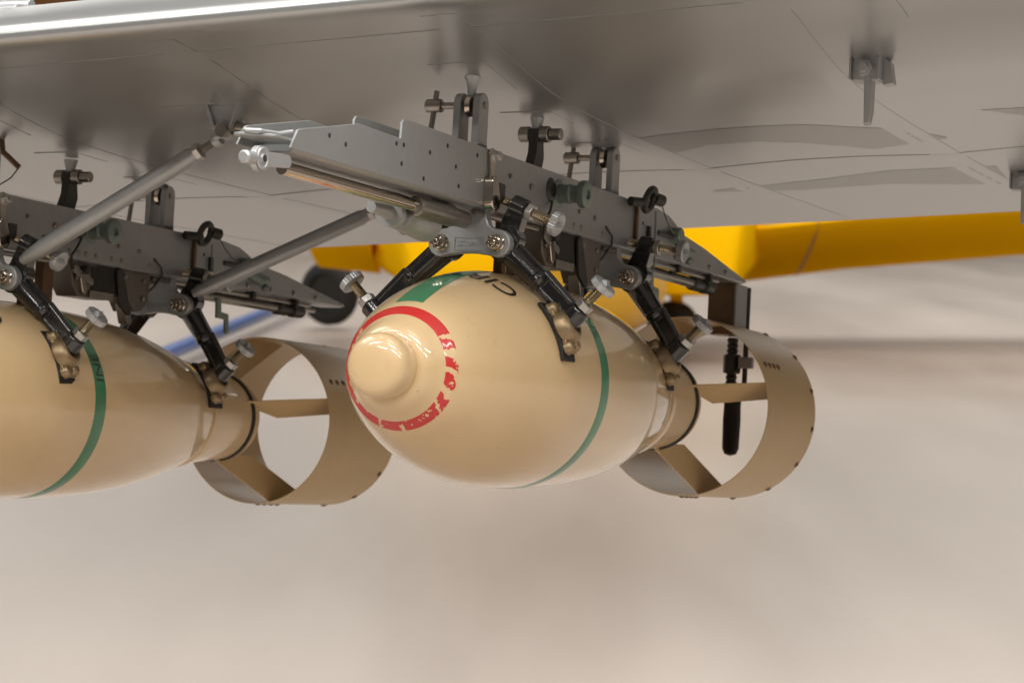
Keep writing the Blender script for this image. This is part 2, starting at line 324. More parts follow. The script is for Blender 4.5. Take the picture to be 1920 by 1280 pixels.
for s0_, r0_, hs, hr in ((-.09, .0, .050, .036), (.11, .0, .040, .034), (.345, .0, .044, .036), (-.055, -.713, .05, .036), (.146, -.713, .04, .034), (.38, -.713, .044, .036), (-.03, -.40, .04, .04), (-.21, .50, .05, .04)):
    conform('fabric_patch', [[(s0_ - hs + 2 * hs * i / 8, r0_ - hr + 2 * hr * j / 8) for j in range(9)] for i in range(9)], M_DOPE_TAPE, 0.0009, wing)
for k in range(-8, 5):
    rc = RIB0 + RIBP * k
    conform('rib_tape', [[(-.30 + 1.6 * i / 40, rc + w) for w in (-.021, -.007, .007, .021)] for i in range(41)], M_DOPE_TAPE, 0.0005, wing)

# ------------------------------------------------------------------ bombs
PROF = [(-.312, 0), (-.3118, .018), (-.310, .0275), (-.3055, .0335), (-.299, .0360), (-.291, .0368), (-.2765, .0370), (-.2745, .0362), (-.2742, .0392), (-.2725, .0435), (-.2690, .0475),
        (-.262, .0520), (-.254, .0570), (-.246, .0630), (-.238, .0700), (-.22, .0795), (-.2, .0885), (-.175, .0985), (-.15, .1068), (-.125, .1138), (-.1, .1195), (-.075, .1238), (-.05, .127), (-.02, .1293), (.01, .1300),
        (.05, .1298), (.1, .1288), (.15, .1268), (.2, .1232), (.25, .1180), (.29, .1122), (.33, .1050), (.37, .0965), (.40, .0895), (.425, .083), (.44, .0785), (.4405, .0765), (.47, .0745), (.52, .0705), (.578, .066), (.602, .0645), (.603, .058), (.603, 0)]
def rad_at(s):
    for (a, b), (c, d) in zip(PROF[:-1], PROF[1:]):
        if a <= s <= c and c > a: return b + (d - b) * (s - a) / (c - a)
    return PROF[-2][1]
def band(name, s0, s1, th0, th1, off, m, parent, ns=6, nt=None, wfun=None):
    nt = nt or max(4, int(abs(th1 - th0) / R(2.5))); bm = NB(); G = []
    full = abs(th1 - th0) > 6.28
    for i in range(ns + 1):
        s = s0 + (s1 - s0) * i / ns; e = 0.0006 if i in (0, ns) else 0; rr = rad_at(s) + off - e
        a, b = (th0, th1) if wfun is None else wfun(s)
        G.append([bm.verts.new(V(s, rr * math.cos(a + (b - a) * k / nt), rr * math.sin(a + (b - a) * k / nt))) for k in range(nt + (0 if full else 1))])
    for q, w in zip(G[:-1], G[1:]):
        for k in range(nt if full else len(q) - 1): bm.faces.new((q[k], q[(k + 1) % len(q)], w[(k + 1) % len(w)], w[k]))
    return put(name, bm, m, parent, ang=60)
def text_on(string, s_mid, th0, size, m, parent, name='lettering', squeeze=1.0):
    cu = bpy.data.curves.new('t', 'FONT'); cu.body = string; cu.size = size; cu.resolution_u = 4
    to = bpy.data.objects.new('t', cu); scene.collection.objects.link(to)
    me = to.to_mesh(); bm = NB(); bm.from_mesh(me); to.to_mesh_clear(); bpy.data.objects.remove(to); bpy.data.curves.remove(cu)
    bmesh.ops.triangulate(bm, faces=bm.faces)
    for _ in range(2): bmesh.ops.subdivide_edges(bm, edges=[e for e in bm.edges if e.calc_length() > size * 0.16], cuts=1)
    for v in bm.verts:
        s = s_mid - (v.co.y - size * 0.35); th = th0 + v.co.x * squeeze / rad_at(s_mid); rr = rad_at(s) + 0.0011
        v.co = V(s, rr * math.cos(th), rr * math.sin(th))
    return put(name, bm, m, parent, ang=80)
def make_bomb(label, off, words, ink2):
    b = thing('bomb', label, 'bomb', off, 'buff bombs hung under the wing')
    body = put('body', lathe(NB(), (0, 0, 0), (1, 0, 0), PROF, 128), M_BUFF, b, ang=36)
    band('red_band', -.2505, -.2372, 0, 2 * math.pi, .0005, M_RED, b, 6, 180)
    band('green_band', .0430, .0720, 0, 2 * math.pi, .0005, M_GREEN, b, 4, 150)
    band('green_stripe', -.2275, .03, 0, 1, .0005, M_GREEN, b, 30, 8, wfun=lambda s: (R(91) - .0175 / rad_at(s), R(91) + .0175 / rad_at(s)))
    text_on('CIRT', -.103, R(51), .042, M_INK, b, squeeze=1.05)
    text_on(words[0], .0577, words[1], .0245, ink2, b, squeeze=1.1)
    put('joint_ring', lathe(NB(), (0, 0, 0), (1, 0, 0), [(.440, .0775), (.4415, .0805), (.449, .0812), (.456, .0796), (.4575, .0765)], 96, close=False), M_BUFF, b, ang=50)
    put('tail_seal', lathe(NB(), (0, 0, 0), (1, 0, 0), [(.575, .0655), (.576, .0685), (.583, .0685), (.584, .0655)], 80, close=False), M_RUBBER, b)
    # tail drum: a thin sheet cylinder with rivets, carried on four twisted fins
    Rd = .132; t = .0012
    dr = put('tail_drum', lathe(NB(), (0, 0, 0), (1, 0, 0), [(.705, Rd - t), (.705, Rd), (.72, Rd + .0003), (.80, Rd), (.93, Rd), (.945, Rd), (.945, Rd - t), (.80, Rd - t), (.705, Rd - t)], 120, close=False), M_BUFF_TAIL, b, ang=50)
    def rivet(s, th):
        p = (s, (Rd - .0006) * math.cos(th), (Rd - .0006) * math.sin(th))
        put('rivet', lathe(NB(), p, (0, math.cos(th), math.sin(th)), [(0, .0054), (.0014, .0050), (.0030, .0028), (.0036, 0)], 10), M_RUST, dr)
    for k in range(14): rivet(.935, R(-112 + 25.7 * k))
    for k in range(4): rivet(.735 + .021 * k, R(30)); rivet(.735 + .021 * k, R(-92)); rivet(.735 + .021 * k, R(150))
    for k, th in enumerate((R(14), R(104), R(194), R(-76))):
        bm = NB(); G = []
        for j in range(2):
            row = []
            for i in range(9):
                f = i / 8; ro = .060 + (Rd - .0012 - .060) * f; tw = R(12) * (1 - f) if k % 2 == 0 else R(5) * (1 - f)
                s0 = .545 + .170 * f; s1 = .665 + .175 * f
                for s, e in ((s0, -1), (s1, 1)):
                    hs = (s1 - s0) / 2; dth = (-.0100 if k % 2 == 0 else .0045) * (1 - .25 * f) / ro * e
                    a = th + dth; nx = .0008 * (1 if j else -1)
                    row.append(bm.verts.new(V(s, ro * math.cos(a) - nx * math.sin(a), ro * math.sin(a) + nx * math.cos(a))))
            G.append(row)
        n = 9
        for j in range(2):
            for i in range(n - 1): bm.faces.new((G[j][2 * i], G[j][2 * i + 1], G[j][2 * i + 3], G[j][2 * i + 2]))
        for i in range(n - 1):
            for e in (0, 1): bm.faces.new((G[0][2 * i + e], G[0][2 * i + 2 + e], G[1][2 * i + 2 + e], G[1][2 * i + e]))
        bm.faces.new((G[0][0], G[0][1], G[1][1], G[1][0])); bm.faces.new((G[0][-2], G[0][-1], G[1][-1], G[1][-2]))
        put('fin', bm, M_BUFF_TAIL, b)
    return b
LEFT = (0.0, -.713, -.049)
make_bomb('buff bomb with whole rounded nose, chipped red ring, hung nearest the camera', (0, 0, 0), ('SN', R(26)), M_INKG)
make_bomb('buff bomb at the left edge, nose cut off, black lettering on green band', LEFT, ('INE', R(13)), M_INK)

# ------------------------------------------------------------------ carriers
def knob(bm, p, d, rad=.0158, th=.0100):
    return lathe(bm, p, d, [(0, 0), (0, rad - .003), (.0012, rad), (th - .0012, rad), (th, rad - .002), (th - .001, rad - .006), (th - .001, 0)], 56, knurl=.05)
def along(p, d, t): return tuple(a + b * t for a, b in zip(p, d))
def make_crutch(c, s0, padr, padu, side_tilt):
    # yoke: silver casting bolted under the channel
    y = NB()
    prism(y, hull([(-.037, .158, .019), (-.037, .158, .019)]), 'ru', s0 - .007, s0 + .007)
    yoke_pts = []
    for k in range(9): a = R(90 + 22.5 * k); yoke_pts.append((-.0365 + .0168 * math.cos(a), .158 + .0168 * math.sin(a)))
    for k in range(1, 8): t = k / 8; yoke_pts.append((-.0365 + .073 * t, .1412 + .0050 * math.sin(math.pi * t)))
    for k in range(9): a = R(-90 + 22.5 * k); yoke_pts.append((.0365 + .0168 * math.cos(a), .158 + .0168 * math.sin(a)))
    yoke_pts += [(.030, .1755), (.0245, .180), (.0215, .188), (.0205, .2005), (-.0175, .2005), (-.0190, .188), (-.024, .180), (-.030, .1755)]
    y.free(); y = prism(NB(), yoke_pts, 'ru', s0 - .007, s0 + .007)
    yk = put('crutch_yoke', y, M_CAST, c, bevel=.0018)
    fr = NB()
    for r0, r1, u0, u1 in ((-.019, .019, .1635, .1650), (-.019, .019, .1490, .1505), (-.019, -.0175, .1505, .1635), (.0175, .019, .1505, .1635)): box(fr, s0 - .0084, s0 - .0068, r0, r1, u0, u1)
    put('plate_border', fr, M_CAST, yk)
    cu = bpy.data.curves.new('t', 'FONT'); cu.body = 'SSSGBVI'; cu.size = .0088; cu.extrude = .0004; cu.resolution_u = 2
    to = bpy.data.objects.new('t', cu); scene.collection.objects.link(to); bm = NB(); bm.from_mesh(to.to_mesh()); to.to_mesh_clear(); bpy.data.objects.remove(to); bpy.data.curves.remove(cu)
    x0 = min(v.co.x for v in bm.verts); x1 = max(v.co.x for v in bm.verts)
    for v in bm.verts: v.co = V(s0 - .0076 - v.co.z, -.0155 + (v.co.x - x0) / (x1 - x0) * .031, .154 + v.co.y)
    put('cast_number', bm, M_CAST, yk)
    for r_ in (-.0365, .0365):
        b = NB(); lathe(b, (s0 - .0065, r_, .158), (-1, 0, 0), [(0, .0105), (.002, .0105), (.003, .009), (.0105, .0088), (.0115, .007), (.0115, .0055), (.0095, .0055), (.0095, 0)], 12)
        for k in range(6):
            a = R(60 * k + 12); box(b, s0 - .0205, s0 - .0170, r_ + .0066 * math.cos(a) - .0018, r_ + .0066 * math.cos(a) + .0018, .158 + .0066 * math.sin(a) - .0018, .158 + .0066 * math.sin(a) + .0018)
        cyl(b, (s0 - .006, r_, .158), (s0 - .0215, r_, .158), .0040, 10, .001)
        put('castle_nut', b, M_CHROME, yk, bevel=.0004)
    for sd in (1, -1):
        m = lambda poly: [(p[0] * sd, p[1]) for p in poly]
        e = (padr + .0215, padu + .020); w = (.036, .157)           # boss centre, pivot
        mid = (w[0] + (e[0] - w[0]) * .52, w[1] + (e[1] - w[1]) * .47)
        dx, dy = e[0] - w[0], e[1] - w[1]; Ln = math.hypot(dx, dy); nx, ny = -dy / Ln, dx / Ln
        ar = NB(); so = s0 + .0165
        prism(ar, m(hull([(w[0], w[1], .0185), (w[0] + .006, w[1] + .008, .0175)])), 'ru', so - .0095, so + .0095)
        prism(ar, m(hull([(w[0] + .004, w[1] + .008, .0145), (.051, .195, .0105), (.0535, .203, .0105)])), 'ru', so - .0085, so + .0085)
        prism(ar, m(hull([(w[0], w[1], .0160), (mid[0], mid[1], .0115)])), 'ru', so - .0045, so + .0045)
        prism(ar, m(hull([(mid[0], mid[1], .0110), (e[0], e[1], .0100)])), 'ru', so - .0042, so + .0042)
        for q in (1, -1):
            a0 = (w[0] + nx * .0135 * q + dx * .08, w[1] + ny * .0135 * q + dy * .08); a1 = (mid[0] + nx * .0090 * q, mid[1] + ny * .0090 * q); a2 = (e[0] + nx * .0078 * q, e[1] + ny * .0078 * q)
            tube(ar, [(so, a1[0] * sd, a1[1]), (so, a2[0] * sd, a2[1])], [.0056, .0052], 12)
        def P3(f, k=0.0): return (so, (w[0] + dx * f + nx * k) * sd, w[1] + dy * f + ny * k)
        tube(ar, [P3(-.08), P3(.0), P3(.1), P3(.3), P3(.46), P3(.47), P3(.52), P3(.53), P3(.56)], [.006, .0140, .0148, .0132, .0122, .0136, .0136, .0115, .009], 18)
        tube(ar, [P3(.06, .0120), P3(.46, .0090)], .0050, 10); tube(ar, [P3(.06, -.0120), P3(.46, -.0090)], .0050, 10)
        d = (0, .70 * sd, .714); ec = (so, e[0] * sd, e[1])
        lathe(ar, along(ec, d, -.0125), d, [(0, .0115), (.0015, .0135), (.0225, .0135), (.024, .0118)], 20)
        arm = put('crutch_arm', ar, M_BLACK, c, bevel=.0012)
        put('pad_screw', thread(NB(), along(ec, d, -.022), along(ec, d, .050), .0062), M_THREAD, arm)
        put('lock_nut', lathe(NB(), along(ec, d, .012), d, [(0, .0095), (.001, .0112), (.009, .0112), (.010, .0098)], 6), M_NUT, arm, bevel=.0006)
        kb = knob(NB(), along(ec, d, .044), d); q = along(ec, d, .054); box(kb, q[0] - .0045, q[0] + .0045, q[1] - .003, q[1] + .003, q[2] - .003, q[2] + .004)
        put('pad_knob', kb, M_KNOB, arm)
        put('ball_end', sphere(NB(), along(ec, d, -.0255), .0095), M_NUT, arm)
        # bronze shoe on a rubber strip, lying on the bomb
        Rb = rad_at(so - .0); th0 = math.atan2(padu, padr); sh = NB()
        def sp(s, th, h): rr = Rb + h; return (s, rr * math.cos(th) * sd, rr * math.sin(th))
        def slab(bmx, s0_, s1_, t0, t1, h0, h1, n=6):
            lo = []; hi = []
            for i in range(n + 1):
                th = t0 + (t1 - t0) * i / n
                lo.append([bmx.verts.new(VV(sp(s, th, h0))) for s in (s0_, s1_)]); hi.append([bmx.verts.new(VV(sp(s, th, h1 - .0012 * (2 * i / n - 1) ** 2))) for s in (s0_, s1_)])
            for i in range(n):
                bmx.faces.new((hi[i][0], hi[i][1], hi[i + 1][1], hi[i + 1][0])); bmx.faces.new((lo[i][0], lo[i][1], lo[i + 1][1], lo[i + 1][0]))
                for e_ in (0, 1): bmx.faces.new((lo[i][e_], lo[i + 1][e_], hi[i + 1][e_], hi[i][e_]))
            for i in (0, n): bmx.faces.new((lo[i][0], lo[i][1], hi[i][1], hi[i][0]))
        span_ = .034 / Rb
        put('rubber_strip', (lambda q: (slab(q, so - .019, so + .017, th0 - span_ - .03, th0 + span_ + .03, -.001, .0042), q)[1])(NB()), M_RUBBER, arm, bevel=.001)
        slab(sh, so - .0165, so + .012, th0 - span_ * .88, th0 + span_ * .9, .0035, .0095)
        nd = (0, math.cos(th0) * sd, math.sin(th0))
        lathe(sh, sp(so, th0, .004), nd, [(0, .0235), (.006, .0228), (.012, .0198), (.0165, .0160), (.0178, .0125), (.013, .0105), (.011, 0)], 22)
        for dt, ds in ((span_ * .72, -.009), (-span_ * .72, -.009), (-span_ * .62, .008), (span_ * .7, .007)):
            lathe(sh, sp(so + ds, th0 + dt, .003), nd, [(0, .0088), (.008, .0082), (.0115, .006), (.0128, 0)], 12)
        put('pad_shoe', sh, M_BRONZE, arm, bevel=.0012, seg=2, ang=50)
        # side screw bearing on the channel
        ds = (0, math.cos(side_tilt) * sd, -math.sin(side_tilt)); uc = (so, .0535 * sd, .203)
        lathe(ar2 := NB(), along(uc, ds, -.010), ds, [(0, .0105), (.0012, .0122), (.019, .0122), (.020, .0105)], 20); put('top_boss', ar2, M_BLACK, arm)
        put('side_screw', thread(NB(), along(uc, ds, -.027), along(uc, ds, .050), .0058), M_THREAD, arm)
        put('lock_nut', lathe(NB(), along(uc, ds, .0105), ds, [(0, .0092), (.001, .0108), (.008, .0108), (.009, .0095)], 6), M_NUT, arm, bevel=.0006)
        kb = knob(NB(), along(uc, ds, .046), ds, .0150, .0100); q = along(uc, ds, .056); box(kb, q[0] - .003, q[0] + .003, q[1] - .003, q[1] + .003, q[2] - .003, q[2] + .003)
        put('side_knob', kb, M_KNOB, arm)

def make_carrier(label):
    c = thing('bomb_carrier', label, 'bomb rack', (0, 0, 0), 'bomb racks under the wing')
    H = .0225; TK = .0028
    near = [(-.566, .2015), (-.552, .2215), (-.545, .2235), (-.420, .2475), (-.3195, .2465), (-.3185, .264), (-.314, .2685), (-.29, .269), (.355, .2665), (.40, .2665), (.50, .2665), (.545, .262), (.575, .253), (.60, .243), (.70, .2325), (.90, .2035), (.905, .1995)]
    def side(sgn, steps):
        pts = list(near)
        if not steps: pts = [(s - (.026 if s < -.28 else 0), u) for s, u in near]
        return prism(NB(), pts, 'su', sgn * H - TK / 2, sgn * H + TK / 2)
    sp = put('side_plate', side(1, True), M_SILVER, c, bevel=.0005)
    sp2 = put('side_plate', side(-1, False), M_SILVER, c, bevel=.0005)
    # channel floor with a rounded near edge, and the front lip
    b = NB(); sec = [(-H - .0009, .2018), (-H + .0015, .1985), (-H + .004, .1975), (H - .004, .1975), (H - .0015, .1985), (H + .0009, .2018)]
    prism(b, [(r, u) for r, u in sec] + [(r, u + .0016) for r, u in sec[::-1]], 'ru', -.56, .90); put('channel_floor', b, M_SILVER, c)
    b = NB(); prism(b, hull([(-.60, -.012, .0085), (-.585, .012, .0085), (-.545, -.015, .007), (-.545, .015, .007)]), 'sr', .2085, .2115); put('front_lip', b, M_SILVER, c, bevel=.0008)
    tube(b := NB(), [(-.560, -.021, .213), (-.592, -.016, .2135), (-.606, -.004, .2135), (-.600, .008, .2135), (-.572, .013, .2145), (-.555, .019, .219)], .0024, 8); put('lip_bead', b, M_WHITE, c)
    # eye fitting at the front end
    b = NB(); prism(b, hull([(-.617, .1835, .0128), (-.612, .184, .0125)]), 'su', .0145, .0210); prism(b, hull([(-.612, .1842, .0075), (-.590, .1860, .0062), (-.562, .188, .0066)]), 'su', .0150, .0205)
    lathe(b, (-.617, .0215, .1835), (0, 1, 0), [(0, .0115), (.002, .0110), (.002, .0085), (.0012, .0082), (.0012, .0045), (.003, .0042), (.003, 0)], 24)
    e = put('eye_fitting', b, M_WHITE, c, bevel=.0010)
    put('eye_bore', cyl(NB(), (-.617, .0216, .1835), (-.617, .0250, .1835), .0038, 14), M_HOLE, e)
    put('eye_collar', cyl(NB(), (-.648, .018, .1815), (-.628, .018, .1828), .0066, 20, .002), M_WHITE, e)
    put('fuzing_rod', tube(NB(), [(-.545, .004, .1835), (-.225, .004, .1825)], .0064, 18), M_CHROME, c)
    put('fuzing_rod', tube(NB(), [(-.545, -.010, .1905), (-.12, -.010, .1900)], .0045, 14), M_CHROME, c)
    put('rod_sleeve', lathe(NB(), (-.236, .004, .1825), (1, 0, 0), [(0, .0088), (.001, .0118), (.05, .0122), (.095, .0125), (.105, .0105), (.135, .0100)], 24), M_STEEL, c)
    put('release_plunger', lathe(NB(), (-.30, -.018, .174), (1, 0, -.02), [(0, .006), (.045, .0085), (.0455, .0165), (.0555, .0165), (.056, .012), (.066, .012), (.0665, .0165), (.086, .0165), (.087, .013), (.09, .013), (.1, .0185), (.14, .0215), (.1405, .012)], 36), M_CAST, c)
    # front and rear suspension forks with T bolts
    for s0, m in ((-.092, M_SILVER), (.345, M_SILVER)):
        top = .320 if s0 < 0 else .318
        b = NB()
        for r0 in (-.0125, .0125): prism(b, hull([(s0 - .008, .30, .001), (s0 + .012, .30, .001), (s0 + .002, top, .0135), (s0 - .0105, .262, .001), (s0 + .0145, .262, .001)]), 'su', r0 - .0045, r0 + .0045)
        box(b, s0 - .0125, s0 + .0165, -.017, .017, .255, .274)
        f = put('suspension_fork', b, m, c, bevel=.0012)
        wu = wing_u(s0 + .002, 0)
        put('wing_lug', lathe(NB(), (s0 + .002, -.004, top - .002), (0, 1, 0), [(0, .012), (.001, .0135), (.007, .0135), (.008, .012)], 24), M_CHROME, f)
        put('lug_boot', lathe(NB(), (s0 + .002, 0, top), (0, .0, 1), [(0, .0045), ((wu - top) * .55, .0055), ((wu - top) * .8, .007), (wu - top + .003, .012)], 14), M_CAST, f)
        tb = NB(); cyl(tb, (s0 + .002, -.045, top - .001), (s0 + .002, .019, top - .001), .0042, 12); cyl(tb, (s0 + .002, -.058, top - .001), (s0 + .002, -.038, top - .001), .0082, 16, .001); cyl(tb, (s0 + .003, -.046, top + .017), (s0 - .001, -.052, top - .05), .0034, 10)
        put('t_bolt', tb, M_STEEL, f)
    # middle hook bolted to the wing
    b = NB(); prism(b, [(.085, .262), (.115, .262), (.124, .285), (.118, .320), (.100, .320), (.098, .290)], 'su', -.006, .006)
    hk = put('centre_hook', b, M_DARK, c, bevel=.001)
    for r0, r1, rd in ((-.022, -.008, .010), (.006, .018, .0105), (.018, .034, .0075)): put('hook_bolt', cyl(NB(), (.110, r0, .314), (.110, r1, .314), rd, 14, .001), M_STEEL, hk)
    put('hook_post', lathe(NB(), (.110, 0, .314), (0, 0, 1), [(0, .006), (.010, .0065), (.024, .010)], 12), M_CAST, hk)
    # near-side fittings
    b = NB(); prism(b, hull([(-.0785, .2605, .0095), (-.0785, .235, .006)]), 'su', H + .0012, H + .0045); prism(b, hull([(-.087, .228, .008), (-.083, .207, .0125)]), 'su', H + .0012, H + .0135)
    pv = put('pivot_link', b, M_CHROME, c, bevel=.0014)
    put('pivot_bolt', lathe(NB(), (-.0785, H + .004, .2605), (0, 1, 0), [(0, .0085), (.003, .0085), (.0035, .0065), (.0095, .0062), (.0105, .0045), (.0105, 0)], 6), M_NUT, pv, bevel=.0005)
    put('bearing_block', box(NB(), -.071, -.055, H + .001, H + .012, .209, .230), M_DARK, pv, bevel=.0012)
    put('fuze_plug', lathe(NB(), (.135, H, .2425), (0, 1, -.02), [(0, .0185), (.002, .0185), (.003, .0125), (.012, .0115), (.016, .0125), (.018, .0125), (.020, .0110), (.030, .0115), (.031, .0165), (.033, .0175), (.040, .0175), (.0415, .0155), (.0415, .0065), (.038, .0060), (.038, 0)], 32), M_GREENMET, c)
    put('plug_socket', lathe(NB(), (.108, H, .2440), (0, 1, 0), [(0, .0155), (.002, .0155), (.0045, .0120), (.0055, .0085), (.003, .0080), (.003, 0)], 24), M_DARK, c)
    for s, u, rd in ((.045, .240, .004), (.205, .228, .003), (.26, .226, .0035), (-.02, .2445, .003), (.02, .222, .0025)): put('screw', cyl(NB(), (s, H, u), (s, H + .0045, u), rd, 10, .0006), M_STEEL, c)
    for k, s in enumerate((.085, .105, .125, .15, .19, .215, .29)): put('rivet', cyl(NB(), (s, H, .2085), (s, H + .0032, .2085), .0042 - .0004 * (k > 2), 8, .0008), M_STEEL, c)
    for s, u in ((-.485, .2255), (-.448, .2215), (-.330, .2395), (-.312, .2405), (-.245, .2415), (-.315, .2195), (-.258, .2105), (-.175, .2350), (-.165, .2140), (-.118, .2560), (.40, .212), (.47, .212), (.44, .240), (.62, .215), (-.20, .2555)): put('screw_hole', cyl(NB(), (s, H + .0008, u), (s, H + .0017, u), .0027, 10), M_HOLE, c)
    # release unit under the channel
    b = NB(); prism(b, [(.10, .1975), (.305, .1975), (.30, .155), (.285, .142), (.265, .140), (.25, .157), (.20, .157), (.19, .150), (.12, .150), (.105, .165)], 'su', -.018, .018)
    ru = put('release_unit', b, M_DARK2, c, bevel=.0015)
    put('unit_slot', box(NB(), .150, .195, .0175, .0190, .152, .1945), M_HOLE, ru); put('unit_catch', prism(NB(), hull([(.128, .160, .006), (.122, .176, .006)]), 'su', .018, .024), M_CHROME, ru, bevel=.001)
    put('unit_plate', box(NB(), .145, .205, .019, .0215, .150, .161), M_STEEL, ru, bevel=.001); put('unit_pivot', cyl(NB(), (.128, .018, .188), (.128, .029, .188), .0065, 12, .001), M_DARK, ru)
    put('bomb_link', box(NB(), .010, .022, -.006, .006, .128, .198), M_RUST, c, bevel=.001); put('bomb_link', box(NB(), .050, .075, -.007, .007, .127, .198), M_RUST, c, bevel=.001)
    put('trip_lever', prism(NB(), hull([(.215, .190, .008), (.222, .150, .006), (.242, .138, .005)]), 'su', .0195, .0245), M_DARK, ru, bevel=.001)
    put('cocking_link', prism(NB(), hull([(.105, .186, .006), (.145, .172, .005)]), 'su', .0195, .0230), M_STEEL, ru, bevel=.0008)
    put('unit_web', box(NB(), .165, .205, .0180, .0192, .162, .197), M_HOLE, ru)
    put('hook_jaw', prism(NB(), hull([(.262, .150, .007), (.270, .128, .006)]), 'su', -.008, .008), M_STEEL, ru, bevel=.001)
    for q in ((.235, .188), (.285, .186), (.285, .160), (.112, .176)): put('unit_screw', cyl(NB(), (q[0], .0175, q[1]), (q[0], .0215, q[1]), .0038, 8, .0006), M_STEEL, ru)
    put('cable', tube(NB(), [(.108, H + .004, .2290), (.090, H + .010, .216), (.080, H + .008, .203), (.095, .022, .190), (.112, .020, .180)], .0017, 8), M_DARK, c)
    put('cable', tube(NB(), [(.300, H + .002, .2200), (.315, H + .006, .208), (.325, H + .002, .198), (.318, .015, .180), (.300, .012, .168)], .0015, 8), M_DARK, c)
    put('conduit', tube(NB(), [(-.10, .015, .1925), (.0, .016, .1915), (.09, .016, .1925)], .0038, 10), M_STEEL, c)
    put('conduit', tube(NB(), [(.31, .016, .1925), (.50, .017, .1915), (.66, .016, .1915), (.80, .012, .1925)], .0036, 10), M_STEEL, c)
    for s in (.44, .60, .74): put('conduit_clip', box(NB(), s - .005, s + .005, .009, .0245, .1870, .1978), M_DARK, c, bevel=.0008)
    for k in range(5): put('edge_bolt', lathe(NB(), (.50 + .075 * k, H + .001, .2065), (0, 1, 0), [(0, .0042), (.003, .0042), (.0038, .003), (.0038, 0)], 6), M_STEEL, c)
    # rear fittings: vertical strap, ring clip, trailing wires, rear rods, rear post with grip
    put('rear_strap', box(NB(), .405, .4125, H + .0009, H + .0060, .2035, .268), M_RUST, c, bevel=.001)
    put('rear_strap', box(NB(), .455, .462, H + .0009, H + .0065, .205, .238), M_DARK, c, bevel=.001)
    tr = NB(); tube(tr, [(.405 + .0145 * math.cos(2 * math.pi * k / 24), .045 + .008 * math.sin(2 * math.pi * k / 24) * .6, .268 + .0145 * math.sin(2 * math.pi * k / 24)) for k in range(25)], .0050, 8)
    cyl(tr, (.372, .030, .262), (.398, .043, .263), .0065, 12); cyl(tr, (.418, .046, .272), (.436, .052, .270), .0085, 14, .001)
    rg = put('ring_clip', tr, M_DARK, c)
    put('safety_wire', tube(NB(), [(.436, .052, .264), (.455, .050, .252), (.485, .046, .240), (.520, .040, .2345)], .0009, 6), M_DARK, rg)
    put('safety_wire', tube(NB(), [(.418, .050, .254), (.420, .050, .225), (.422, .050, .20), (.424, .049, .175)], .0014, 6), M_GREENMET, rg)
    tg = NB(); cyl(tg, (.556, H, .2355), (.556, H + .018, .2355), .0115, 14, .002); cyl(tg, (.575, H, .226), (.605, H + .012, .214), .0085, 12, .002); cyl(tg, (.60, H, .223), (.628, H + .009, .217), .0065, 10, .002); sphere(tg, (.628, H + .004, .207), .006)
    put('wing_nut', tg, M_GREENMET, c)
    put('spring_catch', cyl(NB(), (.50, H, .2335), (.545, H + .006, .2335), .0042, 10), M_DARK, c)
    put('rear_rod', tube(NB(), [(.42, .006, .1815), (.70, .006, .181)], .0072, 14), M_STEEL, c); put('rear_rod', tube(NB(), [(.33, -.010, .1905), (.86, -.010, .189)], .0042, 12), M_STEEL, c)
    put('rod_end', lathe(NB(), (.70, .006, .181), (1, 0, 0), [(0, .008), (.002, .0105), (.03, .0105), (.032, .0075), (.05, .0075), (.052, .011), (.085, .010), (.09, .004)], 20), M_DARK, c)
    put('rod_lever', prism(NB(), [(.50, .180), (.512, .180), (.514, .160), (.536, .158), (.540, .128), (.530, .127), (.528, .149), (.502, .150)], 'su', .012, .017), M_GREENMET, c, bevel=.001)
    make_crutch(c, -.070, .108, .056, R(22)); make_crutch(c, .365, .0815, .044, R(8))
    # rear post
    b = box(NB(), .885, .935, -.030, .012, .118, .1975); pt = put('rear_post', b, M_RUST, c, bevel=.001)
    put('post_plate', box(NB(), .884, .938, .0125, .0160, .116, .1970), M_SILVER, pt, bevel=.0006)
    put('post_rod', tube(NB(), [(.955, .012, .1965), (.955, .012, .02)], .0042, 10), M_DARK, pt)
    put('grip_screw', thread(NB(), (.962, -.012, .118), (.962, -.012, .035), .0095, .008, 12), M_DARK, pt)
    put('grip_nut', cyl(NB(), (.962, -.012, .092), (.962, -.012, .062), .0145, 6, .002), M_DARK, pt)
    put('grip_clamp', box(NB(), .950, .962, .002, .024, .070, .088), M_STEEL, pt, bevel=.001)
    put('grip', lathe(NB(), (.962, -.008, .040), (0, 0, -1), [(0, .010), (.003, .0135), (.015, .0140), (.03, .0132), (.05, .0140), (.075, .0135), (.095, .0130), (.104, .0095), (.107, 0)], 18), M_RUBBER, pt)
    return c
car = make_carrier('silver bomb rack above the nearest bomb, its open front end in view')
car2 = copy_tree(car); car2.matrix_world = frame(LEFT); car2.matrix_world = frame((.036, LEFT[1], LEFT[2]))
for ch in [x for x in car2.children if x.name.startswith('rear_post')]:
    for g in list(ch.children): bpy.data.objects.remove(g)
    bpy.data.objects.remove(ch)
car2['label'] = 'shaded silver bomb rack at the left edge, its front end cut off'

def onwing(px, py):
    d = ray(px, py); best = None
    for i in range(600):
        p = C + d * (2.0 + i * .005) - O; s, r, u = p.dot(A), p.dot(RR), p.dot(UU)
        if -.3 < s < 1.33 and u > wing_u(s, r): return s, r
    return None
